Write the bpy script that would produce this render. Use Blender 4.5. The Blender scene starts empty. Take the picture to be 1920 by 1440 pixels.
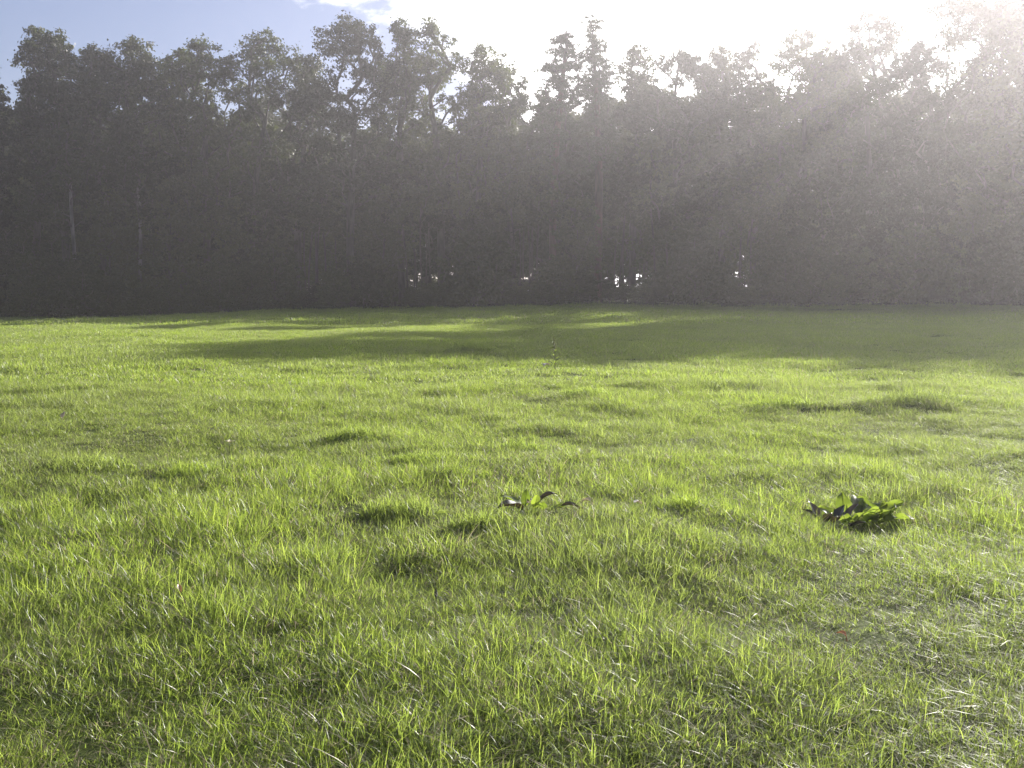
import bpy, math, random
import numpy as np
from mathutils import Vector

SC = bpy.context.scene
COL = SC.collection
R = math.radians

# ------------------------------------------------------------------ camera, sky, sun, exposure
F = 1844.0                 # focal length in photograph pixels (1920 wide)
HORIZON = 545.0
CAM_H = 1.25

cam_d = bpy.data.cameras.new('camera')
cam_d.sensor_width = 36.0
cam_d.lens = 36.0 * F / 1920.0
cam_d.clip_start = 0.05
cam_d.clip_end = 3000.0
cam = bpy.data.objects.new('camera', cam_d)
COL.objects.link(cam)
cam.location = (0, 0, CAM_H)
cam.rotation_euler = (R(90) - math.atan((720 - HORIZON) / F), 0, 0)
SC.camera = cam

SUN_AZ, SUN_EL = R(36.0), R(20.0)
S = Vector((math.sin(SUN_AZ) * math.cos(SUN_EL), math.cos(SUN_AZ) * math.cos(SUN_EL), math.sin(SUN_EL)))

world = bpy.data.worlds.new('World')
SC.world = world
world.use_nodes = True
nt = world.node_tree
nt.nodes.clear()
N = nt.nodes.new
L = nt.links.new
sky = N('ShaderNodeTexSky')
sky.sky_type = 'NISHITA'
sky.sun_disc = False
sky.sun_elevation = SUN_EL
sky.sun_rotation = SUN_AZ
sky.air_density = 1.0
sky.dust_density = 1.2
sky.ozone_density = 2.0
tc = N('ShaderNodeTexCoord')
# bank of bright cloud around the sun, ragged at its edge, with loose scraps over the rest of the sky
dot = N('ShaderNodeVectorMath'); dot.operation = 'DOT_PRODUCT'
dot.inputs[1].default_value = S
L(tc.outputs['Generated'], dot.inputs[0])
no = N('ShaderNodeTexNoise'); no.inputs['Scale'].default_value = 5.0; no.inputs['Detail'].default_value = 9.0
no.inputs['Roughness'].default_value = 0.62
mp = N('ShaderNodeMapping'); mp.inputs['Scale'].default_value = (1.0, 1.0, 2.2); mp.inputs['Location'].default_value = (0.3, 0.1, 0.0)
L(tc.outputs['Generated'], mp.inputs[0]); L(mp.outputs[0], no.inputs['Vector'])
ma = N('ShaderNodeMath'); ma.operation = 'MULTIPLY_ADD'
L(no.outputs[0], ma.inputs[0]); ma.inputs[1].default_value = 0.55
L(dot.outputs['Value'], ma.inputs[2])
cr = N('ShaderNodeMapRange'); cr.interpolation_type = 'SMOOTHSTEP'
cr.inputs['From Min'].default_value = 1.02; cr.inputs['From Max'].default_value = 1.12
L(ma.outputs[0], cr.inputs['Value'])
mx = N('ShaderNodeMix'); mx.data_type = 'RGBA'
L(cr.outputs[0], mx.inputs['Factor'])
wb = N('ShaderNodeVectorMath'); wb.operation = 'MULTIPLY'; wb.inputs[1].default_value = (0.93, 0.84, 0.96)   # the camera's lavender white balance
L(sky.outputs[0], wb.inputs[0]); L(wb.outputs[0], mx.inputs['A'])
cl = N('ShaderNodeMapRange')           # cloud gets brighter towards the sun behind it
cl.inputs['From Min'].default_value = 0.6; cl.inputs['From Max'].default_value = 1.0
cl.inputs['To Min'].default_value = 15.0; cl.inputs['To Max'].default_value = 32.0
L(dot.outputs['Value'], cl.inputs['Value'])
cc = N('ShaderNodeVectorMath'); cc.operation = 'SCALE'
cc.inputs[0].default_value = (1.0, 0.985, 0.96)
L(cl.outputs[0], cc.inputs['Scale'])
L(cc.outputs[0], mx.inputs['B'])
bg = N('ShaderNodeBackground'); bg.inputs['Strength'].default_value = 0.050
out = N('ShaderNodeOutputWorld')
L(mx.outputs['Result'], bg.inputs['Color']); L(bg.outputs[0], out.inputs['Surface'])

sun_d = bpy.data.lights.new('sun', 'SUN')
sun_d.energy = 5.0
sun_d.angle = R(0.53)
sun_d.color = (1.0, 0.95, 0.86)
sun = bpy.data.objects.new('sun', sun_d)
COL.objects.link(sun)
sun.location = S * 60
sun.rotation_euler = (-S).to_track_quat('-Z', 'Y').to_euler()

SC.view_settings.view_transform = 'Standard'
SC.view_settings.look = 'None'
SC.view_settings.exposure = 1.48
SC.view_settings.gamma = 1.0
SC.view_settings.use_curve_mapping = False
SC.render.engine = 'CYCLES'
cy = SC.cycles
cy.max_bounces = 8
cy.diffuse_bounces = 4
cy.glossy_bounces = 2
cy.transmission_bounces = 5
cy.volume_bounces = 1
cy.sample_clamp_indirect = 6.0
cy.use_denoising = True
cy.denoising_prefilter = 'NONE'
SC.render.filter_size = 1.1
cy.denoiser = 'OPENIMAGEDENOISE'

HAZE_DENSITY = 0.00124
HAZE_G = 0.72

# ------------------------------------------------------------------ helpers
def rngf(seed):
    return np.random.default_rng(seed)

def px(p, d):                     # world x of a photograph column at depth d
    return (p - 960.0) / F * d

def depth_of(y):                  # depth of flat ground at a photograph row
    return CAM_H * F / (y - HORIZON)

def make_mesh(name, v, f, mat=None, smooth=False, attrs=None):
    v = np.ascontiguousarray(v, dtype=np.float32)
    f = np.ascontiguousarray(f, dtype=np.int32)
    me = bpy.data.meshes.new(name)
    me.vertices.add(len(v)); me.vertices.foreach_set('co', v.ravel())
    k = f.shape[1]
    me.loops.add(f.size); me.loops.foreach_set('vertex_index', f.ravel())
    me.polygons.add(len(f))
    me.polygons.foreach_set('loop_start', np.arange(0, f.size, k, dtype=np.int32))
    me.polygons.foreach_set('loop_total', np.full(len(f), k, dtype=np.int32))
    if smooth:
        me.polygons.foreach_set('use_smooth', np.ones(len(f), dtype=bool))
    me.update(calc_edges=True)
    for an, av in (attrs or {}).items():
        a = me.attributes.new(an, 'FLOAT', 'POINT')
        a.data.foreach_set('value', np.ascontiguousarray(av, dtype=np.float32))
    if mat: me.materials.append(mat)
    return me

def link(name, data, parent=None, loc=None):
    o = bpy.data.objects.new(name, data)
    COL.objects.link(o)
    if parent: o.parent = parent
    if loc is not None: o.location = loc
    return o

def tag(o, label, cat, group=None):
    o['label'] = label; o['category'] = cat
    if group: o['group'] = group
    return o

def smooth_noise(x, y, lam, seed, n=7):          # sum of sines, about -1..1
    r = rngf(seed); o = 0
    for i in range(n):
        a = r.uniform(0, 2 * math.pi); k = 2 * math.pi / (lam * r.uniform(0.7, 1.5)); p = r.uniform(0, 6.28)
        o = o + np.sin((x * math.cos(a) + y * math.sin(a)) * k + p)
    return o / math.sqrt(n) / 1.4

# hummocks (photo column, photo row of its foot, height, half width m, half depth m)
HUMMOCK_PX = [(1725, 778, .16, .75, .35), (1470, 778, .10, .50, .28), (740, 990, .09, .30, .16), (650, 842, .08, .34, .2),
              (790, 888, .07, .36, .16), (890, 1025, .07, .24, .14), (1100, 752, .09, .55, .35), (360, 908, .06, .3, .2),
              (985, 850, .06, .28, .18), (1170, 712, .09, .6, .4), (1340, 735, .09, .9, .4), (160, 890, .07, .5, .25),
              (885, 668, .12, .7, .5), (1250, 950, .05, .25, .16), (1290, 980, .06, .22, .14), (430, 770, .07, .6, .3),
              (1760, 735, .06, .5, .3)]
HUMMOCKS = [(px(a, depth_of(b)), depth_of(b) + e * 0.8, h, w, e) for a, b, h, w, e in HUMMOCK_PX]

def ground_z(x, y):
    x = np.asarray(x, dtype=float); y = np.asarray(y, dtype=float)
    near = np.exp(-(np.hypot(x, y) / 45.0) ** 2)
    z = 0.05 * smooth_noise(x, y, 7.0, 11) + near * (0.028 * smooth_noise(x, y, 2.2, 12) + 0.012 * smooth_noise(x, y, 0.8, 13))
    sm = lambda t: np.clip(t, 0, 1) ** 2 * (3 - 2 * np.clip(t, 0, 1))
    z = z - 1.0 * sm((2 - x) / 42) * sm((y - 22) / 55) + .16 * sm((y - 35) / 30) * smooth_noise(x, y, 26.0, 14)
    for hx, hy, h, w, e in HUMMOCKS:
        u, v = x - hx + .25 * w * np.sin(9 * y / e * .35 + hx), y - hy + .3 * e * np.sin(6 * x / w * .5 + hy)
        z = z + h * .48 * np.exp(-(u / w) ** 2 - (v / e) ** 2)
    return z
Z0 = float(ground_z(0, 0))
cam.location.z = CAM_H + Z0 * 0.0

# ------------------------------------------------------------------ materials
def new_mat(name):
    m = bpy.data.materials.new(name); m.use_nodes = True
    m.node_tree.nodes.clear()
    return m, m.node_tree.nodes.new, m.node_tree.links.new

def leafy(name, c0, c1, tr0, tr1, trans=0.45, gloss=0.06, rough=0.35, dry=None, nscale=0.25, nmix=0.35, noise_col=None, per_tree=False):
    """thin leaf: diffuse + translucent + a clear sheen; colour from the per-leaf attribute 'tint' and a broad noise over the place"""
    m, N, L = new_mat(name)
    at = N('ShaderNodeAttribute'); at.attribute_name = 'tint'
    def ramp(a, b, d):
        r = N('ShaderNodeValToRGB'); e = r.color_ramp.elements
        e[0].position = 0.0; e[0].color = (*a, 1)
        e[1].position = 0.88 if d else 1.0; e[1].color = (*b, 1)
        if d:
            x = e.new(0.93); x.color = (*d, 1)
            x = e.new(1.0); x.color = (d[0] * 1.25, d[1] * 1.2, d[2] * 1.3, 1)
        L(at.outputs['Fac'], r.inputs[0]); return r
    ra, rb = ramp(c0, c1, dry), ramp(tr0, tr1, dry and tuple(q * 0.8 for q in dry))
    ge = N('ShaderNodeNewGeometry')
    no = N('ShaderNodeTexNoise'); no.inputs['Scale'].default_value = nscale; no.inputs['Detail'].default_value = 4
    L(ge.outputs['Position'], no.inputs['Vector'])
    mr = N('ShaderNodeMapRange'); mr.inputs['From Min'].default_value = 0.3; mr.inputs['From Max'].default_value = 0.7
    mr.inputs['To Min'].default_value = 0.0; mr.inputs['To Max'].default_value = nmix
    L(no.outputs[0], mr.inputs['Value'])
    nc = noise_col or (c1[0] * 1.4, c1[1] * 1.15, c1[2])
    def mixin(r, col):
        x = N('ShaderNodeMix'); x.data_type = 'RGBA'
        L(mr.outputs[0], x.inputs['Factor']); L(r.outputs[0], x.inputs['A']); x.inputs['B'].default_value = (*col, 1)
        return x.outputs['Result']
    d = N('ShaderNodeBsdfDiffuse'); L(mixin(ra, nc), d.inputs['Color'])
    t = N('ShaderNodeBsdfTranslucent'); L(mixin(rb, tuple(min(1, q * 2.0) for q in nc)), t.inputs['Color'])
    a = N('ShaderNodeMixShader'); a.inputs[0].default_value = trans
    L(d.outputs[0], a.inputs[1]); L(t.outputs[0], a.inputs[2])
    if per_tree:
        oi = N('ShaderNodeObjectInfo'); pr = N('ShaderNodeMapRange'); pr.inputs['To Min'].default_value = .38; pr.inputs['To Max'].default_value = 1.3
        L(oi.outputs['Random'], pr.inputs['Value'])
        for sh in (d, t):
            vm = N('ShaderNodeVectorMath'); vm.operation = 'SCALE'
            L(sh.inputs['Color'].links[0].from_socket, vm.inputs[0]); L(pr.outputs[0], vm.inputs['Scale']); L(vm.outputs[0], sh.inputs['Color'])
    g = N('ShaderNodeBsdfGlossy'); g.inputs['Roughness'].default_value = rough
    g.inputs['Color'].default_value = (0.9, 0.9, 0.9, 1)
    fr = N('ShaderNodeLayerWeight'); fr.inputs['Blend'].default_value = 0.25
    mu = N('ShaderNodeMath'); mu.operation = 'MULTIPLY_ADD'; mu.inputs[1].default_value = gloss * 3; mu.inputs[2].default_value = gloss
    mu.use_clamp = True
    L(fr.outputs['Fresnel'], mu.inputs[0])
    b = N('ShaderNodeMixShader'); L(mu.outputs[0], b.inputs[0]); L(a.outputs[0], b.inputs[1]); L(g.outputs[0], b.inputs[2])
    o = N('ShaderNodeOutputMaterial'); L(b.outputs[0], o.inputs['Surface'])
    return m

def bark(name, c0, c1, scale=3.0):
    m, N, L = new_mat(name)
    tc = N('ShaderNodeTexCoord'); mp = N('ShaderNodeMapping'); mp.inputs['Scale'].default_value = (1, 1, 0.25)
    L(tc.outputs['Object'], mp.inputs[0])
    no = N('ShaderNodeTexNoise'); no.inputs['Scale'].default_value = scale; no.inputs['Detail'].default_value = 6
    L(mp.outputs[0], no.inputs['Vector'])
    r = N('ShaderNodeValToRGB'); e = r.color_ramp.elements
    e[0].position = .38; e[0].color = (*c0, 1); e[1].position = .65; e[1].color = (*c1, 1)
    L(no.outputs[0], r.inputs[0])
    p = N('ShaderNodeBsdfPrincipled'); p.inputs['Roughness'].default_value = 0.85
    L(r.outputs[0], p.inputs['Base Color'])
    bu = N('ShaderNodeBump'); bu.inputs['Strength'].default_value = .6; bu.inputs['Distance'].default_value = .05
    L(no.outputs[0], bu.inputs['Height']); L(bu.outputs[0], p.inputs['Normal'])
    o = N('ShaderNodeOutputMaterial'); L(p.outputs[0], o.inputs['Surface'])
    return m

M_GRASS = leafy('grass_blade', (0.045, 0.085, 0.013), (0.145, 0.20, 0.030), (0.19, 0.29, 0.03), (0.45, 0.56, 0.07),
                trans=0.62, gloss=0.010, rough=0.4, dry=(0.38, 0.31, 0.22), nscale=0.35, nmix=0.6, noise_col=(0.122, 0.142, 0.05))
M_LEAF = leafy('broadleaf_foliage', (0.030, 0.046, 0.014), (0.060, 0.075, 0.020), (0.05, 0.075, 0.012), (0.10, 0.12, 0.02),
               trans=0.35, gloss=0.012, rough=0.5, per_tree=True, nscale=0.12, nmix=0.4, noise_col=(0.055, 0.055, 0.02))
M_NEEDLE = leafy('pine_foliage', (0.028, 0.045, 0.020), (0.05, 0.07, 0.028), (0.04, 0.06, 0.014), (0.07, 0.09, 0.02),
                 trans=0.25, gloss=0.015, rough=0.5, nscale=0.15, nmix=0.3)
M_DOCK = leafy('dock_leaf', (0.06, 0.10, 0.025), (0.11, 0.15, 0.03), (0.15, 0.23, 0.02), (0.24, 0.32, 0.035),
               trans=0.6, gloss=0.012, rough=0.5, nscale=14, nmix=0.3)
M_DARKLEAF = leafy('wilted_leaf', (0.035, 0.03, 0.022), (0.07, 0.055, 0.035), (0.03, 0.025, 0.01), (0.05, 0.04, 0.02),
                   trans=0.2, gloss=0.06, rough=0.4, nscale=8, nmix=0.3)
M_DEADLEAF = leafy('dead_leaf', (0.32, 0.27, 0.2), (0.48, 0.42, 0.34), (0.2, 0.16, 0.1), (0.3, 0.25, 0.16),
                   trans=0.3, gloss=0.04, rough=0.4, nscale=8, nmix=0.3, noise_col=(.3, .24, .17))
M_REDLEAF = leafy('red_leaf', (0.22, 0.10, 0.05), (0.32, 0.16, 0.09), (0.2, 0.08, 0.04), (0.3, 0.13, 0.06), trans=0.35, gloss=.04, nscale=8)
M_PETAL = leafy('pale_petal', (0.6, 0.55, 0.3), (0.7, 0.66, 0.42), (0.4, 0.36, 0.15), (0.5, 0.45, 0.2), trans=0.35, gloss=.04, nscale=8, noise_col=(.6, .55, .35))
M_STEM = leafy('weed_stem', (0.09, 0.12, 0.03), (0.16, 0.17, 0.05), (0.1, 0.13, 0.03), (0.15, 0.18, 0.04), trans=0.3, gloss=.04, nscale=8)
M_DRYSTEM = leafy('dry_stem', (0.22, 0.12, 0.06), (0.32, 0.18, 0.09), (0.2, 0.1, 0.05), (0.3, 0.16, 0.08), trans=0.2, gloss=.06, nscale=8)
M_BARK = bark('dark_bark', (0.035, 0.028, 0.022), (0.10, 0.085, 0.07))
M_PBARK = bark('pine_bark', (0.05, 0.032, 0.024), (0.13, 0.075, 0.05))
M_BIRCH = bark('birch_bark', (0.05, 0.045, 0.04), (0.24, 0.22, 0.20), 2.0)

# ground: dark thatch and soil under the grass, leaf litter in the wood
m, N, L = new_mat('meadow_soil')
ge = N('ShaderNodeNewGeometry')
n1 = N('ShaderNodeTexNoise'); n1.inputs['Scale'].default_value = 6; n1.inputs['Detail'].default_value = 8
n2 = N('ShaderNodeTexNoise'); n2.inputs['Scale'].default_value = 0.18; n2.inputs['Detail'].default_value = 5
L(ge.outputs['Position'], n1.inputs['Vector']); L(ge.outputs['Position'], n2.inputs['Vector'])
r1 = N('ShaderNodeValToRGB'); e = r1.color_ramp.elements
e[0].position = .35; e[0].color = (.035, .045, .014, 1); e[1].position = .7; e[1].color = (.08, .10, .028, 1)
L(n1.outputs[0], r1.inputs[0])
r2 = N('ShaderNodeValToRGB'); e = r2.color_ramp.elements
e[0].position = .35; e[0].color = (.03, .022, .014, 1); e[1].position = .7; e[1].color = (.075, .055, .035, 1)
L(n1.outputs[0], r2.inputs[0])
sx = N('ShaderNodeSeparateXYZ'); L(ge.outputs['Position'], sx.inputs[0])
def step(a, b, inp):
    s = N('ShaderNodeMapRange'); s.inputs['From Min'].default_value = a; s.inputs['From Max'].default_value = b
    L(inp, s.inputs['Value']); return s.outputs[0]
wy = N('ShaderNodeMath'); wy.operation = 'MULTIPLY_ADD'; L(n2.outputs[0], wy.inputs[0]); wy.inputs[1].default_value = 9.0; L(sx.outputs['Y'], wy.inputs[2])
mm = N('ShaderNodeMath'); mm.operation = 'MULTIPLY'
L(step(75, 79, wy.outputs[0]), mm.inputs[0]); L(step(150, 140, sx.outputs['Y']), mm.inputs[1])
mix = N('ShaderNodeMix'); mix.data_type = 'RGBA'
L(mm.outputs[0], mix.inputs['Factor']); L(r1.outputs[0], mix.inputs['A']); L(r2.outputs[0], mix.inputs['B'])
p = N('ShaderNodeBsdfPrincipled'); p.inputs['Roughness'].default_value = .95
p.inputs['Specular IOR Level'].default_value = 0.1
L(mix.outputs['Result'], p.inputs['Base Color'])
bu = N('ShaderNodeBump'); bu.inputs['Distance'].default_value = .04; L(n1.outputs[0], bu.inputs['Height']); L(bu.outputs[0], p.inputs['Normal'])
o = N('ShaderNodeOutputMaterial'); L(p.outputs[0], o.inputs['Surface'])
M_SOIL = m

# ------------------------------------------------------------------ ground
def axis(fine0, fine1, step, far0, far1):
    a = list(np.arange(fine0, fine1 + 1e-6, step)); s = step; x = fine1
    while x < far1: s *= 1.25; x += s; a.append(min(x, far1))
    s = step; x = fine0
    while x > far0: s *= 1.25; x -= s; a.insert(0, max(x, far0))
    return np.array(a)
gx = axis(-11, 11, .14, -420, 420); gy = axis(0, 20, .12, -100, 620)
X, Y = np.meshgrid(gx, gy)
Zg = ground_z(X, Y)
V = np.stack([X, Y, Zg], -1).reshape(-1, 3)
nx, ny = len(gx), len(gy)
ii, jj = np.meshgrid(np.arange(nx - 1), np.arange(ny - 1))
a = (jj * nx + ii).ravel()
g = link('ground', make_mesh('ground', V, np.stack([a, a + 1, a + nx + 1, a + nx], 1), M_SOIL, True))
g['kind'] = 'structure'

# ------------------------------------------------------------------ trees
def frames(d):
    """two unit vectors across each direction d (n,3)"""
    d = d / np.maximum(np.linalg.norm(d, axis=1, keepdims=True), 1e-9)
    h = np.where(np.abs(d[:, 2:3]) < 0.9, np.array([[0, 0, 1.0]]), np.array([[1.0, 0, 0]]))
    u = np.cross(d, h); u /= np.linalg.norm(u, axis=1, keepdims=True)
    return u, np.cross(d, u)

def tubes(p0, p1, r0, r1, sides):
    n = len(p0); u, w = frames(p1 - p0)
    an = np.arange(sides) * 2 * math.pi / sides
    ring = np.cos(an)[None, :, None] * u[:, None, :] + np.sin(an)[None, :, None] * w[:, None, :]
    v = np.concatenate([p0[:, None] + ring * r0[:, None, None], p1[:, None] + ring * r1[:, None, None]], 1).reshape(-1, 3)
    k = np.arange(sides); k2 = (k + 1) % sides
    q = np.stack([k, k2, k2 + sides, k + sides], 1)
    f = (q[None] + (np.arange(n) * 2 * sides)[:, None, None]).reshape(-1, 4)
    return v, f

def leaf_faces(r, c, nrm, size, aspect=0.6, fold=0.18):
    """folded rhombic leaves: c centres, nrm normals -> verts, quads"""
    n = len(c)
    u, w = frames(nrm)
    a = r.uniform(0, 2 * math.pi, n)[:, None]
    ax = np.cos(a) * u + np.sin(a) * w; bx = -np.sin(a) * u + np.cos(a) * w
    nn = nrm / np.maximum(np.linalg.norm(nrm, axis=1, keepdims=True), 1e-9)
    s = (size * r.uniform(0.65, 1.35, n))[:, None]
    v = np.stack([c - ax * s * .5, c + bx * s * .5 * aspect + nn * s * fold, c + ax * s * .5, c - bx * s * .5 * aspect + nn * s * fold * r.uniform(.3, 1.2, n)[:, None]], 1)
    return v.reshape(-1, 3), np.arange(4 * n).reshape(-1, 4)

def grow(seed, H, W, base, kind='broad', n_clump=60, per=150, leaf=.26, clump_r=None, fork=None, trunk_r=None, top=1.0, gaps=0.0):
    """one tree at the origin: returns (wood verts, faces), (leaf verts, faces, tint)"""
    r = rngf(seed)
    hb = H * base
    R0 = W / 2
    rc = clump_r or max(.7, W * .125)
    # trunk
    nodes, par, isT = [], [], []
    nt_ = 12; lean = r.normal(0, .03, 2) * H; ph = r.uniform(0, 6.28, 2)
    ttop = H * (0.93 if kind != 'broad' else 0.70)
    for i in range(nt_ + 1):
        t = i / nt_
        nodes.append(np.array([lean[0] * t * t + .012 * H * math.sin(4 * t + ph[0]) * t, lean[1] * t * t + .012 * H * math.sin(5 * t + ph[1]) * t, t * ttop - (.3 if i == 0 else 0)]))
        par.append(i - 1); isT.append(True)
    # clumps in the crown's outline
    C, tries = [], 0
    blobs = [(r.uniform(-1, 1) * .45 * R0, r.uniform(-1, 1) * .45 * R0, r.uniform(.3, .92)) for _ in range(6)]
    while len(C) < n_clump and tries < n_clump * 60:
        tries += 1
        t = r.uniform(0, 1)
        if kind == 'broad':
            prof = math.sin(math.pi * min(1, (0.16 + .84 * t))) ** .55 if t < .5 else (max(0, 1 - ((t - .5) / .5) ** 2.2)) ** .5
        elif kind == 'pine':
            prof = (1 - t) ** .8 * (.75 + .25 * math.cos(9 * t)) + .10
        elif kind == 'scots':
            prof = (max(0, 1 - ((t - .45) / .55) ** 2)) ** .5 if t > .45 else .55 + t
        else:                                  # shrub
            prof = (max(.02, 1 - t ** 2.0)) ** .5 * (.8 + .2 * t)
        an = r.uniform(0, 6.283); q = math.sqrt(r.uniform(.02, 1))
        rr = R0 * prof * q
        z = hb + (H - hb - rc * .5) * t
        k = min(nt_, max(0, int(z / ttop * nt_)))
        c = np.array([nodes[k][0] + rr * math.cos(an), nodes[k][1] + rr * math.sin(an), z])
        if kind == 'broad' and gaps and math.sin(c[0] * 1.3 + seed) + math.sin(c[1] * 1.1 + seed * 2) + math.sin(c[2] * 1.5 + seed * 3) > 1.9 - gaps * 2: continue
        if any(np.sum((c - d) ** 2) < (rc * .72) ** 2 for d in C): continue
        C.append(c)
    C.append(np.array([nodes[-1][0] + r.normal(0, .2), nodes[-1][1] + r.normal(0, .2), H - rc * .35]))
    C.sort(key=lambda c: math.hypot(c[0], c[1]) + .35 * abs(c[2] - hb))
    for c in C:
        P = np.array(nodes)
        d = c - P; hd = np.hypot(d[:, 0], d[:, 1]); dist = np.linalg.norm(d, axis=1)
        slope = 0.5 if kind in ('broad', 'shrub') else (-0.05 if kind == 'pine' else .25)
        cost = dist + 2.0 * np.maximum(0, slope * hd - d[:, 2]) + .5 * np.maximum(0, .5 * hb - P[:, 2])
        k = int(np.argmin(cost)); p = P[k]
        m_ = max(2, int(dist[k] / 1.1)); prev = k
        side = r.normal(0, .10, 3) * dist[k]
        for j in range(1, m_ + 1):
            t = j / m_
            q = p + (c - p) * t + side * math.sin(math.pi * t) + np.array([0, 0, 1]) * (.10 * dist[k] * math.sin(math.pi * t)) * (1 if kind == 'broad' else .2)
            nodes.append(q); par.append(prev); isT.append(False); prev = len(nodes) - 1
    P = np.array(nodes); par = np.array(par)
    acc = np.zeros(len(P))
    for i in range(len(P) - 1, 0, -1):
        acc[i] = max(acc[i], .028 ** 2.3)
        acc[par[i]] += acc[i] * (1.0 if isT[par[i]] == isT[i] else 1.0)
    rad = acc ** (1 / 2.3) * (H / 22) ** .3
    tr = trunk_r or H * .014
    rad *= min(2.2, tr / max(rad[1], 1e-6))
    rad[0] = rad[1] * 1.35
    i = np.arange(1, len(P))
    tm = np.array(isT)[i]
    v1, f1 = tubes(P[par[i[tm]]], P[i[tm]], rad[par[i[tm]]], rad[i[tm]], 9)
    if (~tm).any():
        b = i[~tm]
        r0 = np.minimum(rad[par[b]], rad[b] * 1.5)
        v2, f2 = tubes(P[par[b]], P[b], r0, rad[b], 5)
        v1, f1 = np.concatenate([v1, v2]), np.concatenate([f1, f2 + len(v1)])
    # leaves
    vs, ts = [], []
    Ca = np.array(C); n = len(Ca)
    cen = Ca.mean(0)
    for c in Ca:
        s = rc * r.uniform(.65, 1.25)
        k = int(per * r.uniform(.5, 1.3) * (s / rc) ** 2)
        sub = r.normal(0, 1, (max(3, k // 26), 3)); sub /= np.linalg.norm(sub, axis=1, keepdims=True)
        sub *= (r.uniform(.25, 1, len(sub)) ** .5)[:, None]
        flat = .72 if kind in ('broad', 'shrub') else .38
        pts = sub[r.integers(0, len(sub), k)] + r.normal(0, .20, (k, 3))
        pts = pts * np.array([s, s, s * flat]) + c
        nr = (pts - c) / s * .7 + np.array([0, 0, .55]) + r.normal(0, .75, (k, 3))
        v, f = leaf_faces(r, pts, nr, leaf, .62 if kind in ('broad', 'shrub') else .30)
        vs.append(v); ts.append(np.repeat(np.clip(r.normal(.45, .22, k) + r.normal(0, .12), 0, 1), 4))
    V = np.concatenate(vs); T = np.concatenate(ts)
    # thin twigs with leaves that break the outline
    return (v1, f1, int(tm.sum()) * 9), (V, np.arange(len(V)).reshape(-1, 4), T)

MESH = {}
def tree_meshes(key, leafmat, barkmat, **kw):
    if key not in MESH:
        (wv, wf, ntr), (lv, lf, lt) = grow(**kw)
        tme = make_mesh('trunk', wv, wf, barkmat, True)
        if barkmat is not M_BARK:
            tme.materials.append(M_BARK); mi = np.ones(len(wf), dtype=np.int32); mi[:ntr] = 0
            tme.polygons.foreach_set('material_index', mi)
        MESH[key] = (tme, make_mesh('crown', lv, lf, leafmat, False, {'tint': lt}))
    return MESH[key]

def plant_tree(name, label, cat, x, y, meshes, group=None, rot=0.0, sc=(1, 1, 1), crown='crown'):
    e = bpy.data.objects.new(name, None); COL.objects.link(e)
    e.location = (x, y, float(ground_z(x, y))); e.rotation_euler = (0, 0, rot); e.scale = sc
    e.empty_display_size = 1
    tag(e, label, cat, group)
    link('trunk', meshes[0], e)
    link(crown, meshes[1], e)
    return e

def height_at(ytop, d):
    return CAM_H + (HORIZON - ytop) / F * d

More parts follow.
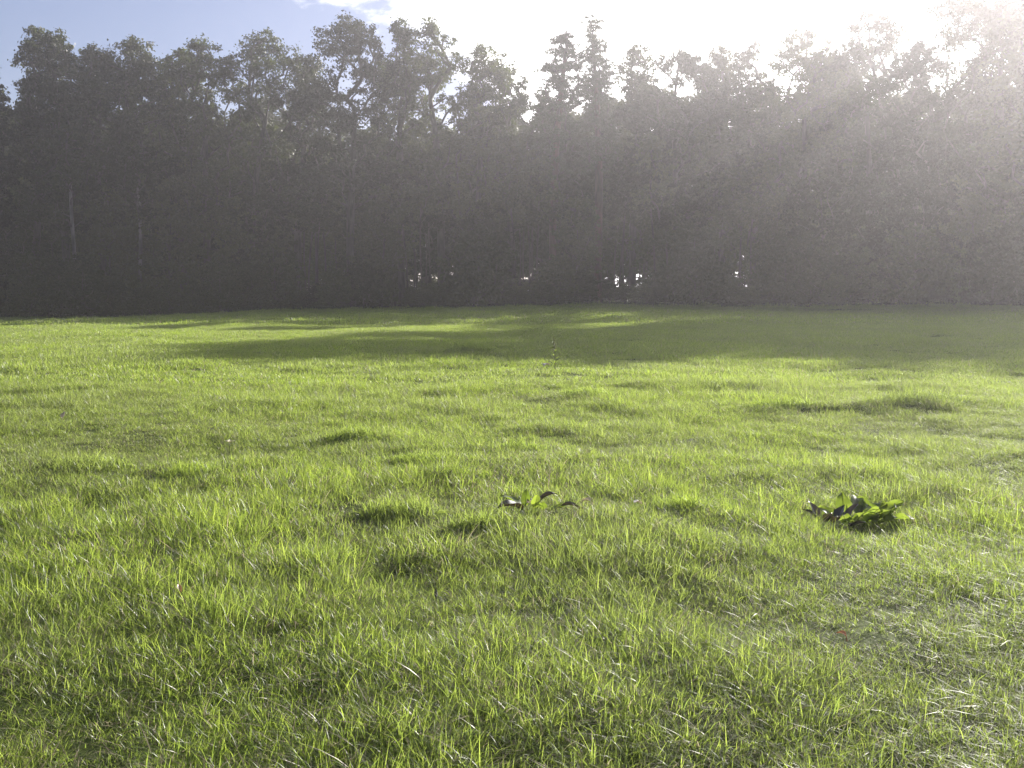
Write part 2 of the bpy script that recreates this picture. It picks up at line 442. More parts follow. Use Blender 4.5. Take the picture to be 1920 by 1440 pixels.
# front row: column, width px, top row, depth, kind, crown base, clumps, gaps, label
FRONT = [
 (-95, 190, 95, 78, 'broad', .25, 70, 0, 'dark broadleaf tree running out of the left edge of the photo'),
 (-2, 66, 102, 77, 'broad', .2, 45, 0, 'slim broadleaf tree half cut by the left edge beside a notch of sky'),
 (72, 82, 68, 79, 'broad', .15, 42, .1, 'ragged tree with the pointed top nearest the left edge'),
 (128, 84, 86, 80, 'broad', .2, 50, .1, 'tree with two small tufted tops right of the ragged leftmost peak'),
 (195, 110, 106, 82, 'broad', .22, 60, 0, 'lower rounded dark tree between the left peaks and the broad dense crown'),
 (262, 145, 84, 83, 'broad', .22, 85, 0, 'broad dense dark crown with two short tufts sticking up on the left'),
 (345, 95, 106, 85, 'broad', .25, 55, .1, 'small crowned tree in the dip before the wide holed crown'),
 (395, 105, 102, 84, 'broad', .25, 55, .35, 'tree full of small sky holes left of the wide round crown'),
 (468, 150, 76, 86, 'broad', .25, 80, .3, 'wide round crown left of centre with bright holes beneath it'),
 (560, 110, 112, 86, 'broad', .25, 55, .3, 'low loose tree just left of the tall forked oak-like tree'),
 (660, 150, 51, 84, 'broad', .42, 62, .45, 'tallest open tree left of centre with forked limbs against the sky'),
 (755, 80, 64, 86, 'broad', .35, 38, .45, 'narrow open tree between the tall forked one and the round topped one'),
 (830, 92, 57, 86, 'broad', .3, 46, .4, 'tall round topped tree with lacy crown under the cloud edge'),
 (890, 78, 97, 86, 'broad', .3, 42, .3, 'tree with a pointed shoulder right of the lacy round top'),
 (962, 112, 122, 88, 'broad', .28, 52, .25, 'lowest loose crown at the middle of the skyline'),
 (1036, 84, 83, 85, 'scots', .5, 52, .2, 'pine with flat layered tufts left of the pointed pine'),
 (1120, 86, 53, 86, 'pine', .48, 50, 0, 'pointed pine with tiers of branches rising above its neighbours'),
 (1186, 62, 95, 86, 'broad', .3, 36, .3, 'thin ragged tree just right of the pointed pine'),
 (1270, 150, 109, 84, 'broad', .22, 85, 0, 'wide smooth topped dense tree right of centre'),
 (1352, 70, 100, 85, 'broad', .25, 42, .2, 'narrow tree with a small tuft right of the smooth dense crown'),
 (1412, 76, 95, 84, 'broad', .25, 44, .2, 'small lacy tree in hazy light left of the twin lobed crown'),
 (1497, 112, 74, 83, 'broad', .25, 62, .15, 'twin lobed hazy crown left of the narrow gap in the skyline'),
 (1580, 70, 118, 86, 'broad', .22, 46, 0, 'short tree filling the narrow skyline gap in the haze'),
 (1628, 122, 41, 84, 'broad', .25, 64, .25, 'tall hazy tree with a leaning tufted peak right of the gap'),
 (1705, 90, 96, 80, 'broad', .2, 55, 0, 'shorter hazy tree under the great tree at the right edge'),
 (1872, 262, -45, 79, 'broad', .25, 120, .1, 'great tree at the right edge whose glowing crown leaves the frame'),
]
crx = random.Random(5)
for i, (pc, wpx, yt, d, kind, cb, nc, gp, lab) in enumerate(FRONT):
    H = height_at(yt, d) - float(ground_z(px(pc, d), d)); Wm = wpx / F * d
    leaf = .235 if kind == 'broad' else .28
    wk = 1.15 if pc > 1800 else (1.08 if kind in ('pine', 'scots') else 1.42)
    cb = max(cb, .33); nc = 190 if pc > 1800 else (84 if gp >= .3 else 112)
    rc = max(.85, min(1.4, (.785 * (Wm * wk) ** 2 * H * (1 - cb) * .7 * .5 / nc / 3.0) ** (1 / 3)))
    per = int((265 if gp >= .3 else 300) * rc ** 1.3)
    gp = gp * 1.15
    if kind in ('pine', 'scots'): rc, per = (.8, 210)
    name = 'pine_tree' if kind in ('pine', 'scots') else 'broadleaf_tree'
    ms = tree_meshes(('front', i), M_NEEDLE if kind in ('pine', 'scots') else M_LEAF, M_PBARK if kind in ('pine', 'scots') else M_BARK,
                     seed=100 + i, H=H, W=Wm * wk, base=cb, kind=kind, n_clump=nc, per=per, leaf=leaf, clump_r=rc, gaps=gp)
    plant_tree(name, lab, 'tree', px(pc, d), d, ms, 'trees along the edge of the wood')

# trees standing out of the frame to the right: their shade crosses the meadow
bigs = [tree_meshes(('big', k), M_LEAF, M_BARK, seed=300 + k, H=24.3 + 1.5 * k, W=10.5, base=.2, kind='broad', n_clump=115, per=230, leaf=.36, clump_r=1.35, gaps=.05) for k in range(2)]
for k in range(18):
    row = k % 2
    x = 41.5 + k * 2.5; y = 72 + row * 5 + crx.uniform(-.7, .7)
    plant_tree('broadleaf_tree', 'tall broadleaf tree standing just beyond the right edge of the photo', 'tree', x, y, bigs[row],
               'trees beyond the right edge', crx.uniform(0, 6.28), (1.25, 1.25, crx.uniform(1.0, 1.04)))

# the wood behind: rows of shared trees, kept lower than the skyline of the front row
def sky_row(p):
    b = 200
    for pc, wpx, yt, *_ in FRONT:
        if abs(p - pc) < wpx * .6: b = min(b, yt)
    return b
rear = [tree_meshes(('rear', k), M_LEAF, M_BARK, seed=400 + k, H=18.0, W=8.5 + k * .6, base=.18 + .04 * k, kind='broad', n_clump=70, per=200, leaf=.40, clump_r=1.25, gaps=.08) for k in range(4)]
WINDOWS = [(590, 12), (792, 12), (985, 8), (1190, 24), (1395, 5)]
def in_window(p, half):
    return any(abs(p - w) < half + hw for w, hw in WINDOWS)
for row, (d0, hmin, hmax) in enumerate([(92, 16.5, 21), (100, 16.5, 22), (112, 17, 22.0)]):
    p = -260 + row * 37
    while p < 2150:
        d = d0 + crx.uniform(-2.5, 2.5)
        h = min(hmax + 1, height_at(sky_row(p) + (95 if p < 360 else 75 if p > 1215 else (160 if 590 < p < 900 else 95)), d)) * crx.uniform(.84, 1.0)
        k = crx.randrange(4)
        plant_tree('broadleaf_tree', 'shaded broadleaf tree deeper in the wood behind the front row', 'tree', px(p, d), d, rear[k],
                   'trees deeper in the wood', crx.uniform(0, 6.28), (h / 18 * 1.05,) * 2 + (h / 18,))
        p += crx.uniform(95, 165)

# slim pale stemmed birches in the left part of the edge
bir = tree_meshes(('birch', 0), M_LEAF, M_BIRCH, seed=520, H=15, W=4.2, base=.5, kind='broad', n_clump=34, per=120, leaf=.26, clump_r=.8, trunk_r=.14)
plant_tree('birch_tree', 'slim birch with a pale lower stem near the left edge', 'tree', px(146, 78), 78, bir, 'pale stemmed birches')
plant_tree('birch_tree', 'slim pale stemmed birch under the broad dense crown on the left', 'tree', px(266, 81), 81, bir, 'pale stemmed birches', 2.0)

# undergrowth along the edge of the wood: bushes from the ground up
shr = [tree_meshes(('shrub', k), M_LEAF, M_BARK, seed=600 + k, H=5.0, W=5.2, base=.04, kind='shrub', n_clump=60, per=130, leaf=.24, clump_r=.75, trunk_r=.06) for k in range(4)]
sap = [tree_meshes(('sapling', k), M_LEAF, M_BARK, seed=640 + k, H=10.5, W=5.2, base=.10, kind='broad', n_clump=60, per=150, leaf=.26, clump_r=.9, trunk_r=.09) for k in range(3)]
edge_d = lambda p: 74 + 6 * math.sin(max(0, min(1, (p + 50) / 1000)) * math.pi / 2) - 10 * max(0, (p - 1200) / 700)
p = -220
while p < 2150:
    d = edge_d(p) + crx.uniform(-2.5, 2)
    h = crx.uniform(2.2, 6.6)
    half = 60 * h / 5
    if not in_window(p, half * .6):
        plant_tree('bush', 'dark leafy bush at the foot of the wood', 'bush', px(p, d), d, shr[crx.randrange(4)], 'bushes along the foot of the wood', crx.uniform(0, 6.28), (h / 5 * 1.05, h / 5 * 1.05, h / 5))
    p += crx.uniform(42, 62)
for row in range(3):
    p = -240 + row * 20
    while p < 2150:
        d = edge_d(p) + 4 + row * 6 + crx.uniform(-1.5, 1.5)
        h = crx.uniform(8.5, 13.0)
        if not in_window(p, 30):
            plant_tree('young_tree', 'young shaded tree crowding under the tall trees of the edge', 'young tree', px(p, d), d, sap[crx.randrange(3)], 'young trees under the edge of the wood', crx.uniform(0, 6.28), (h / 10.5,) * 3)
        p += crx.uniform(75, 110)
pol = [tree_meshes(('pole', k), M_LEAF, M_BARK, seed=700 + k, H=13, W=4.0, base=.58, kind='broad', n_clump=30, per=120, leaf=.26, clump_r=.85, trunk_r=.065) for k in range(2)]
for w, hw in WINDOWS:
    for q in np.arange(-hw - 14, hw + 16, 9):
        d = edge_d(w) + crx.uniform(2, 9)
        plant_tree('young_tree', 'slim bare stemmed young tree with light showing past its stem', 'young tree', px(w + q + crx.uniform(-3, 3), d), d, pol[crx.randrange(2)], 'slim stems in the chinks of light', crx.uniform(0, 6.28), (1, 1, crx.uniform(.85, 1.1)))
for w, hw in WINDOWS:                       # low brambles under the chinks
    for q in (-18, 10, 34):
        d = edge_d(w) + crx.uniform(-1, 1); h = crx.uniform(1.5, 2.1)
        plant_tree('bush', 'low bramble bush under a chink of light in the wood', 'bush', px(w + q, d), d, shr[crx.randrange(4)], 'low brambles under the chinks of light', crx.uniform(0, 6.28), (h / 5 * 1.5, h / 5 * 1.5, h / 5))
# low bushes deeper in, so that only a few chinks show the light beyond
for row, d0 in enumerate((95, 104, 113)):
    p = -240
    while p < 2150:
        d = d0 + crx.uniform(-2, 2); h = crx.uniform(4.0, 7.0)
        if not in_window(p, 26 * h / 5):
            plant_tree('bush', 'dark leafy bush inside the wood', 'bush', px(p, d), d, shr[crx.randrange(4)], 'bushes inside the wood', crx.uniform(0, 6.28), (h / 5 * 1.2, h / 5 * 1.2, h / 5))
        p += crx.uniform(70, 110)

# ------------------------------------------------------------------ grass
def blades(r, n, rad, h0, h1, w0, w1, dry=.06, droop=1.0, seg=4, splay=1.0):
    """n grass blades in a tuft of radius rad"""
    a = r.uniform(0, 6.283, n); q = rad * np.sqrt(r.uniform(0, 1, n))
    b = np.stack([q * np.cos(a), q * np.sin(a)], 1)
    ph = r.uniform(0, 6.283, n)
    h = r.uniform(h0, h1, n) * np.where(r.uniform(0, 1, n) < .12, 1.35, 1.0); w = r.uniform(w0, w1, n)
    lean = np.abs(r.normal(0, .30, n)) * splay
    bend = np.abs(r.normal(.25, .38, n)) * droop
    over = r.uniform(0, 1, n) < .28
    bend = np.where(over, bend + r.uniform(.6, 1.3, n), bend)
    drp = np.clip(bend * .75 + r.normal(0, .06, n), 0, 1.15)
    isdry = r.uniform(0, 1, n) < dry
    tint = np.where(isdry, r.uniform(.93, 1, n), np.clip(r.beta(1.1, 1.1, n) * .86, 0, .86))
    lean = np.where(isdry, lean + .3, lean)
    bend = np.where(isdry, bend + r.uniform(0, 1.0, n), bend); h = np.where(isdry, h * r.uniform(.6, 1.05, n), h); w = np.where(isdry, w * 1.25, w)
    t = np.linspace(0, 1, seg + 1)
    hor = (lean[:, None] * t + bend[:, None] * t ** 2.2) * h[:, None]
    z = h[:, None] * (t - .55 * drp[:, None] * t ** 2.6) - .012
    dirx, diry = np.cos(ph), np.sin(ph)
    tw = ph[:, None] + math.pi / 2 + r.normal(0, .5, n)[:, None] + r.normal(0, .9, n)[:, None] * t
    ww = w[:, None] * np.clip(1 - t ** 1.8, .06, 1) * .5
    cx = b[:, 0, None] + dirx[:, None] * hor; cy_ = b[:, 1, None] + diry[:, None] * hor
    v = np.empty((n, seg + 1, 2, 3))
    v[:, :, 0] = np.stack([cx - np.cos(tw) * ww, cy_ - np.sin(tw) * ww, z], -1)
    v[:, :, 1] = np.stack([cx + np.cos(tw) * ww, cy_ + np.sin(tw) * ww, z], -1)
    base = (np.arange(n) * (seg + 1) * 2)[:, None, None]
    s = np.arange(seg) * 2
    f = (np.stack([s, s + 1, s + 3, s + 2], 1)[None] + base).reshape(-1, 4)
    return v.reshape(-1, 3), f, np.repeat(tint, (seg + 1) * 2)

tufts = bpy.data.collections.new('grass_tufts')
def tuft(i, *a, **k):
    v, f, t = blades(rngf(900 + i), *a, **k)
    o = bpy.data.objects.new('tuft_%02d' % i, make_mesh('tuft_%02d' % i, v, f, M_GRASS, True, {'tint': t}))
    tufts.objects.link(o)
for i in range(10):                        # near: short green blades
    tuft(i, 50, .075, .028, .085, .0021, .0041, dry=.10 + .025 * (i % 4), droop=1.0 + .18 * (i % 5), seg=5, splay=1.0 + .15 * (i % 4))
for i in range(10, 14):                    # near: flattened thatch, half of it straw
    tuft(i, 50, .09, .022, .055, .0020, .0042, dry=.38, droop=1.9, seg=5, splay=1.6)
for i in range(14, 19):                    # middle distance
    tuft(i, 100, .18, .028, .08, .005, .008, dry=.11, droop=1.1, seg=4, splay=1.2)
for i in range(19, 23):                    # far
    tuft(i, 130, .55, .05, .10, .014, .024, dry=.06, droop=1.0, seg=2)

r = rngf(77)
def scatter(d0, d1, dens, lo, hi, hmul=1.0):
    ta = math.tan(R(34)); pts = []
    area_w = lambda d: 2 * (d * ta + 1.5)
    n = int(dens * (d1 - d0) * (area_w(d0) + area_w(d1)) / 2)
    d = r.uniform(d0, d1, n * 2); x = r.uniform(-1, 1, n * 2) * area_w(d1) / 2
    k = np.abs(x) < area_w(d) / 2
    x, d = x[k], d[k]
    idx = r.integers(lo, hi, len(x))
    hn = smooth_noise(x, d, 1.6, 31); hn2 = smooth_noise(x, d, .55, 32); hn3 = smooth_noise(x, d, 5.0, 33)
    hn4 = smooth_noise(x, d, 2.4, 34)
    sc = np.clip(1.0 + .30 * hn + .22 * hn2 + .22 * hn3, .55, 1.5) * r.uniform(.7, 1.35, len(x)) * hmul
    if hi <= 10:                                   # straw coloured, flattened patches
        sw = r.uniform(0, 1, len(x)) < np.clip(.06 + (hn4 - .15) * 1.2, .06, .75)
        idx = np.where(sw, r.integers(10, 14, len(x)), idx)
        tall = (hn3 + .5 * hn > .75) & (r.uniform(0, 1, len(x)) < .35)
        sc = np.where(tall & ~sw, sc * 1.3, sc)
    if d1 > 80: sc = sc * (1 + 1.6 * np.clip((d - 66) / 8, 0, 1) * np.clip(.5 + smooth_noise(x, d, 4.0, 35), 0, 1.5))
    keep = r.uniform(0, 1, len(x)) < np.clip(.86 + .4 * hn2 + .2 * hn, .5, 1)
    return np.stack([x, d], 1)[keep], sc[keep], idx[keep]
parts = [scatter(.7, 13, 430, 0, 10), scatter(.7, 13, 130, 10, 14), scatter(13, 36, 65, 14, 19), scatter(36, 84, 7, 19, 23)]
xy = np.concatenate([a[0] for a in parts]); sc = np.concatenate([a[1] for a in parts]); ix = np.concatenate([a[2] for a in parts])
lim = 70.5 + 1.8 * smooth_noise(xy[:, 0], xy[:, 1] * .3, 9.0, 36) + 1.2 * smooth_noise(xy[:, 0], xy[:, 1], 3.0, 37)
keep = (np.hypot(xy[:, 0], xy[:, 1]) > .6) & ((xy[:, 1] < lim) | (r.uniform(0, 1, len(xy)) < .06))
xy, sc, ix = xy[keep], sc[keep], ix[keep]
n = len(xy)
for pc, yr, rad in [(1608, 985, .32), (1003, 984, .36), (1040, 697, .5), (425, 850, .15)]:      # grass thinner and shorter round the broad leaved plants
    dd = depth_of(yr); q = np.hypot(xy[:, 0] - px(pc, dd), xy[:, 1] - dd + .12) / rad
    sc *= np.clip(.35 + .65 * q, .35, 1)
P = np.column_stack([xy, ground_z(xy[:, 0], xy[:, 1])])
gm = make_mesh('grass', P, np.zeros((0, 3), dtype=np.int32))
rot = np.column_stack([r.normal(0, .10, n), r.normal(0, .10, n), r.uniform(0, 6.283, n)]).astype(np.float32)
at = gm.attributes.new('rot', 'FLOAT_VECTOR', 'POINT'); at.data.foreach_set('vector', rot.ravel())
at = gm.attributes.new('scl', 'FLOAT_VECTOR', 'POINT')
at.data.foreach_set('vector', np.column_stack([np.sqrt(sc), np.sqrt(sc), sc]).astype(np.float32).ravel())
at = gm.attributes.new('idx', 'INT', 'POINT'); at.data.foreach_set('value', ix.astype(np.int32))
go = link('grass', gm); go['kind'] = 'stuff'
gn = bpy.data.node_groups.new('grass_scatter', 'GeometryNodeTree')
gn.interface.new_socket('Geometry', in_out='INPUT', socket_type='NodeSocketGeometry')
gn.interface.new_socket('Geometry', in_out='OUTPUT', socket_type='NodeSocketGeometry')
N = gn.nodes.new; L = gn.links.new
gi, go_ = N('NodeGroupInput'), N('NodeGroupOutput')
ip = N('GeometryNodeInstanceOnPoints'); ci = N('GeometryNodeCollectionInfo')
ci.inputs['Collection'].default_value = tufts; ci.inputs['Separate Children'].default_value = True; ci.inputs['Reset Children'].default_value = True
def named(nm, ty):
    q = N('GeometryNodeInputNamedAttribute'); q.data_type = ty; q.inputs['Name'].default_value = nm
    return next(o for o in q.outputs if o.enabled and o.name == 'Attribute')
er = N('FunctionNodeEulerToRotation')
L(gi.outputs[0], ip.inputs['Points']); L(ci.outputs[0], ip.inputs['Instance']); ip.inputs['Pick Instance'].default_value = True
L(named('idx', 'INT'), ip.inputs['Instance Index'])
L(named('rot', 'FLOAT_VECTOR'), er.inputs[0]); L(er.outputs[0], ip.inputs['Rotation'])
L(named('scl', 'FLOAT_VECTOR'), ip.inputs['Scale'])
L(ip.outputs[0], go_.inputs[0])
md = go.modifiers.new('scatter', 'NODES'); md.node_group = gn

# tussocks: taller clumps of grass on the hummocks, each its own thing
TUSSOCK = [
 (1725, 768, .60, .26, .30, 'largest dark grass tussock, far right of the meadow in front of the shadow'),
 (1470, 770, .36, .20, .24, 'low dark tussock left of the largest tussock on the right'),
 (748, 985, .22, .15, .19, 'dark grass tussock left of the small withered dock plant'),
 (655, 838, .26, .13, .18, 'dark tussock in the left half behind the middle of the meadow'),
 (792, 885, .24, .11, .16, 'flattened tussock between the two dark tussocks left of centre'),
 (892, 1020, .18, .12, .17, 'bent tussock just below left of the withered dock plant'),
 (1105, 746, .40, .15, .20, 'grey green tussock right of and nearer than the tall weed'),
 (885, 664, .50, .26, .34, 'bright tall grass tussock standing against the shadow edge left of the weed'),
 (352, 905, .22, .12, .17, 'brownish tussock in the left part of the meadow'),
 (985, 847, .22, .11, .16, 'small grey tussock straight above the withered dock plant'),
 (1345, 733, .55, .14, .20, 'wide low tussock in the right half beyond the middle of the meadow'),
 (160, 888, .34, .12, .17, 'flat dull tussock close to the left edge'),
 (1285, 978, .16, .12, .16, 'small dark tussock left of the big leafy dock plant'),
]
for i, (pc, yr, rad, h0, h1, lab) in enumerate(TUSSOCK):
    d = depth_of(yr); x = px(pc, d)
    n = int(500 + 900 * rad)
    w = .004 + .0006 * d / 2
    v, f, t = blades(rngf(1300 + i), n, rad, h0 * .5, h1 * .7, w * .8, w * 1.3, dry=.05, droop=1.25, seg=4, splay=1.2)
    q = np.hypot(v[:, 0], v[:, 1]) / rad
    v[:, 2] *= np.clip(1.15 - .5 * q ** 2, .45, 1.2)
    v[:, 1] *= .6
    v[:, 2] += ground_z(v[:, 0] + x, v[:, 1] + d) - float(ground_z(x, d))
    o = link('grass_tussock', make_mesh('grass_tussock', v, f, M_GRASS, True, {'tint': t * .8}), None, (x, d, float(ground_z(x, d))))
    tag(o, lab, 'grass tussock', 'grass tussocks in the meadow')

# ------------------------------------------------------------------ broad leaved weeds and fallen leaves
def leaf_mesh(name, mat, length, width, curl=.5, fold=.35, wave=.06, seed=0, stalk=.35, nl=10, nw=6, pitch=.9):
    """a leaf rising from the origin along +X: stalk first, then the blade arching over; pitch = starting angle above the ground"""
    r = rngf(seed); ph = r.uniform(0, 6.28)
    st = length * stalk
    t = np.linspace(0, 1, nl + 1)
    ang = pitch - curl * t * 1.6
    sx = np.concatenate([[0], np.cumsum(np.cos((ang[1:] + ang[:-1]) / 2)) * length / nl]) + math.cos(pitch) * st
    sz = np.concatenate([[0], np.cumsum(np.sin((ang[1:] + ang[:-1]) / 2)) * length / nl]) + math.sin(pitch) * st
    s = np.linspace(-1, 1, nw + 1)
    half = width / 2 * (np.sin(math.pi * np.clip(t, 0, 1) ** .72) ** .8 * .97 + .03 * (1 - t))
    V = []
    for i in range(nl + 1):
        nxn, nzn = -math.sin(ang[i]), math.cos(ang[i])
        for k in range(nw + 1):
            up = abs(s[k]) ** 1.3 * half[i] * fold + wave * width * math.sin(9 * t[i] + ph + 2 * s[k]) * abs(s[k])
            V.append((sx[i] + nxn * up, s[k] * half[i], sz[i] + nzn * up))
    fs = []
    for i in range(nl):
        for k in range(nw):
            a = i * (nw + 1) + k; fs.append((a, a + 1, a + nw + 2, a + nw + 1))
    V = np.array(V); fs = np.array(fs)
    # stalk
    p0 = np.array([[0, 0, -.015]]); p1 = np.array([[sx[0], 0, sz[0]]]); rr = np.array([max(.0018, width * .035)])
    if st > 0:
        sv, sf = tubes(p0, p1, rr, rr * .8, 6); V2, f2 = np.concatenate([V, sv]), np.concatenate([fs, sf + len(V)])
        mr0 = [(V[i * (nw + 1) + nw // 2], V[(i + 1) * (nw + 1) + nw // 2]) for i in range(nl)]
        a = np.array([q[0] for q in mr0]); b = np.array([q[1] for q in mr0])
        off = np.array([0, 0, -rr[0] * .3])
        rv, rf = tubes(a + off, b + off, np.linspace(rr[0], rr[0] * .35, nl), np.linspace(rr[0] * .92, rr[0] * .25, nl), 5)
        V2, fs2 = np.concatenate([V2, rv]), np.concatenate([f2, rf + len(V2)])
    else:
        V2, fs2 = V, fs
    return make_mesh(name, V2, fs2, mat, True, {'tint': np.full(len(V2), r.uniform(.2, .8))})

def plant(name, label, cat, pc, yr, group=None):
    d = depth_of(yr); x = px(pc, d)
    e = bpy.data.objects.new(name, None); COL.objects.link(e); e.location = (x, d, float(ground_z(x, d))); e.empty_display_size = .1
    return tag(e, label, cat, group)

def add_leaf(parent, mat, az, length, width, pitch, seed, off=(0, 0, 0), label=None, name='leaf', roll=0.0, **k):
    o = link(name, leaf_mesh(name, mat, length, width, seed=seed, pitch=pitch, **k), parent, off)
    o.rotation_euler = (roll, 0, R(az))
    if label: o['label'] = label
    return o

dk = plant('dock_plant', 'large dock plant with broad bright green leaves in the right foreground', 'plant', 1608, 985)
big = [(10, .20, .10, .75, (.05, 0, 0)), (-25, .18, .10, .6, (.08, -.02, 0)), (60, .18, .09, 1.0, (.03, .03, 0)), (120, .15, .08, 1.0, (-.02, .03, 0)),
       (-70, .16, .09, .9, (.04, -.03, 0)), (20, .20, .11, .95, (.10, .03, 0)), (-10, .18, .10, .6, (.12, .0, 0)), (80, .19, .09, 1.15, (.06, .05, 0)),
       (160, .15, .07, .7, (-.06, 0, 0)), (-110, .14, .08, .9, (0, -.03, 0)), (35, .17, .10, .85, (.13, .04, 0)), (-45, .17, .085, 1.1, (.02, .0, 0)),
       (-85, .15, .095, 1.25, (.13, .02, 0)), (-95, .15, .10, 1.1, (.07, .02, 0)), (0, .16, .09, 1.1, (.08, .06, 0)), (-75, .17, .11, 1.3, (.18, .02, 0)), (95, .18, .11, 1.2, (.12, .06, 0)), (80, .17, .10, 1.25, (.0, .06, 0)), (-100, .13, .09, 1.0, (.02, -.02, 0)), (-60, .14, .09, .7, (.17, -.03, 0))]
big = [(a, l_, w, p_, (1.5 * q[0] - .02, q[1] * 1.3, 0)) for a, l_, w, p_, q in big if p_ >= .85 or l_ > .17]
dk.scale = (.88, .88, .8)
for i, (az, ln, w, pt, of) in enumerate(big):
    add_leaf(dk, M_DOCK, az, ln, w, pt, 2000 + i, of, curl=.25 + .16 * (i % 4), wave=.13, roll=.35 * ((i % 3) - 1))
for i, (az, ln, w, pt, of) in enumerate([(120, .14, .06, 1.15, (-.19, .01, 0)), (165, .14, .06, .8, (-.15, 0, 0)), (40, .13, .06, 1.0, (-.10, .02, 0)), (-100, .14, .07, .8, (-.12, -.02, 0)), (-60, .13, .06, .6, (-.05, -.04, 0)), (20, .14, .065, 1.1, (-.05, .0, 0)), (-90, .13, .06, 1.0, (-.17, -.02, 0))]):
    add_leaf(dk, M_DARKLEAF, az, ln, w, pt, 2050 + i, of, 'dark brownish leaf on the left side of the dock', curl=.25, fold=.6)

dk2 = plant('dock_plant', 'small withered dock with one upright bright leaf at the centre of the meadow', 'plant', 1003, 984)
dk2.scale = (1.05,) * 3
for i, (az, ln, w, pt, of) in enumerate([(-80, .105, .05, 1.15, (0, 0, 0)), (170, .13, .07, .7, (-.03, .02, 0)), (150, .08, .05, .8, (-.05, .03, 0)), (15, .09, .04, .5, (.06, .02, 0)), (-100, .09, .045, .9, (.05, .0, 0)), (80, .10, .05, 1.2, (-.05, .02, 0)), (-5, .07, .045, .6, (.11, .03, .01))]):
    add_leaf(dk2, M_DOCK, az, ln, w, pt, 2100 + i, of, curl=.3)
for i, (az, ln, w, pt, of) in enumerate([(12, .11, .045, .9, (.0, .04, .02)), (-12, .12, .035, .3, (.1, .02, .03)), (200, .15, .07, .6, (-.02, -.02, 0)), (-130, .08, .05, .3, (-.02, -.03, 0)), (5, .12, .022, .2, (.17, .02, .01))]):
    add_leaf(dk2, M_DARKLEAF, az, ln, w, pt, 2120 + i, of, 'dark wilted leaf drooping from the small dock', curl=.6, fold=.7)

def loose_leaf(label, pc, yr, mat, ln, w, az, curl=.9, pitch=.5, z=.05, seed=0, cat='fallen leaf', name='fallen_leaf', fold=.6):
    d = depth_of(yr); x = px(pc, d)
    o = link(name, leaf_mesh(name, mat, ln, w, curl=curl, fold=fold, seed=seed, stalk=.12, pitch=pitch), None, (x, d, float(ground_z(x, d)) + z))
    o.rotation_euler = (0, 0, R(az)); return tag(o, label, cat)
loose_leaf('curled pale dead leaf lying against the small withered dock', 985, 982, M_DEADLEAF, .075, .05, 10, 1.2, .7, .05, 1)
loose_leaf('pale dead leaf in the grass right of the small withered dock', 1112, 985, M_DEADLEAF, .06, .04, 160, 1.0, .6, .06, 2)
loose_leaf('buff dead leaf half hidden in grass farther right of the withered dock', 1190, 988, M_DEADLEAF, .06, .035, 30, .8, .4, .06, 3)
loose_leaf('rusty red leaf low in the grass at the bottom right', 1607, 1262, M_REDLEAF, .035, .022, 150, .8, .8, .07, 4)
loose_leaf('whitish leaf at the foot of the tall weed', 1018, 700, M_DEADLEAF, .12, .09, 30, .8, .7, .07, 5)
loose_leaf('lone pale upright leaf in the grass near the left edge', 110, 806, M_DEADLEAF, .07, .04, 80, .4, 1.2, .08, 6)
loose_leaf('reddish dry leaf in the grass of the left foreground', 323, 1150, M_REDLEAF, .05, .016, 120, .5, 1.0, .06, 7)
fl = plant('yellow_flower', 'pair of pale yellow petals glinting in the left half of the meadow', 'flower', 425, 850)
sv, sf = tubes(np.array([[0, 0, -.02]]), np.array([[0, 0, .10]]), np.array([.003]), np.array([.002]), 6)
link('stem', make_mesh('stem', sv, sf, M_STEM, True, {'tint': np.full(len(sv), .5)}), fl)
for i, az in enumerate((10, 100, 170, 280)):
    add_leaf(fl, M_PETAL, az, .045, .03, .7, 2200 + i, (0, 0, .10), name='petal', stalk=0.05)

# tall weed by the shadow edge
wd = plant('tall_weed', 'tall leafy weed with a seed spike standing at the shadow edge', 'plant', 1040, 697)
r = rngf(5)
pts = np.array([[0, 0, -.02], [.01, 0, .12], [-.005, .0, .24], [.0, .0, .36], [-.012, 0, .50]])
sv, sf = tubes(pts[:-1], pts[1:], np.array([.009, .008, .007, .006]), np.array([.008, .007, .006, .004]), 7)
link('stem', make_mesh('stem', sv, sf, M_STEM, True, {'tint': np.full(len(sv), .6)}), wd)
k = 220; tt = r.uniform(0, 1, k)
c = np.column_stack([-.012 * tt + r.normal(0, .02, k) * (1.1 - tt), r.normal(0, .02, k) * (1.1 - tt), .33 + .19 * tt])
lv, lf = leaf_faces(r, c, r.normal(0, 1, (k, 3)), .022)
link('seed_spike', make_mesh('seed_spike', lv, lf, M_STEM, False, {'tint': r.uniform(.3, 1, k).repeat(4)}), wd)
for i in range(13):
    z = .05 + .024 * i
    add_leaf(wd, M_DOCK, 137 * i, .15 - .006 * i, .042, .7, 2300 + i, (0, 0, z), curl=.5)

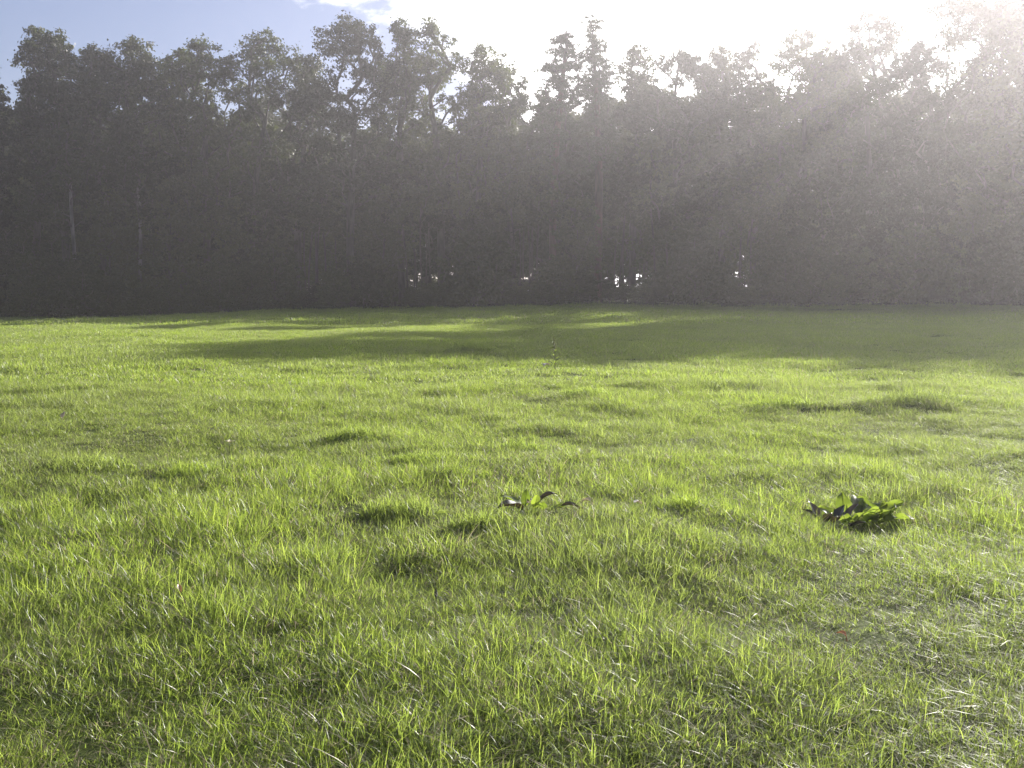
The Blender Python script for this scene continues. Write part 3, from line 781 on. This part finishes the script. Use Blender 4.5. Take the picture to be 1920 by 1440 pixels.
def stalk_thing(name, label, pc, yr, pts, r0, mat, cat, head=None):
    e = plant(name, label, cat, pc, yr)
    p = np.array(pts); n = len(p)
    rr = np.linspace(r0, r0 * .6, n)
    sv, sf = tubes(p[:-1], p[1:], rr[:-1], rr[1:], 6)
    link('stem', make_mesh('stem', sv, sf, mat, True, {'tint': np.full(len(sv), .5)}), e)
    if head:
        r = rngf(int(pc)); hl, hr, hm = head
        k = 90; tt = r.uniform(0, 1, k); an = r.uniform(0, 6.28, k)
        rad = hr * np.sin(math.pi * np.clip(tt, .05, .97)) ** .5
        c = p[-1] + np.column_stack([rad * np.cos(an), rad * np.sin(an), tt * hl])
        nr = np.column_stack([np.cos(an), np.sin(an), np.full(k, .4)])
        lv, lf = leaf_faces(r, c, nr, hr * 1.3)
        link('seed_head', make_mesh('seed_head', lv, lf, hm, False, {'tint': r.uniform(.2, .8, k).repeat(4)}), e)
    return e
stalk_thing('plantain_stalk', 'thin upright plantain stalk with dark seed head in the foreground left of centre', 812, 1225,
            [(0, 0, 0), (.002, 0, .06), (0, 0, .12), (.003, 0, .15)], .0018, M_STEM, 'plant', (.03, .0045, M_DARKLEAF))
stalk_thing('dry_stem', 'reddish bent dry stem in the left foreground', 345, 1175,
            [(0, 0, 0), (-.02, 0, .06), (-.045, .01, .10), (-.07, .01, .145)], .0022, M_DRYSTEM, 'plant')

# ------------------------------------------------------------------ haze: one closed box of even air round the camera and the whole scene
hb = (-430, 430, -110, 630, -1.2, 31.0)
hv = np.array([(hb[i], hb[2 + j], hb[4 + k]) for i in (0, 1) for j in (0, 1) for k in (0, 1)])
hf = np.array([(0, 1, 3, 2), (4, 6, 7, 5), (0, 4, 5, 1), (2, 3, 7, 6), (0, 2, 6, 4), (1, 5, 7, 3)])
m, N, L = new_mat('haze_air')
pv = N('ShaderNodeVolumePrincipled')
pv.inputs['Color'].default_value = (.95, .92, .97, 1)
pv.inputs['Density'].default_value = HAZE_DENSITY
pv.inputs['Anisotropy'].default_value = HAZE_G
o = N('ShaderNodeOutputMaterial'); L(pv.outputs[0], o.inputs['Volume'])
hz = link('haze', make_mesh('haze', hv, hf, m)); hz['kind'] = 'stuff'
hz.display_type = 'WIRE'
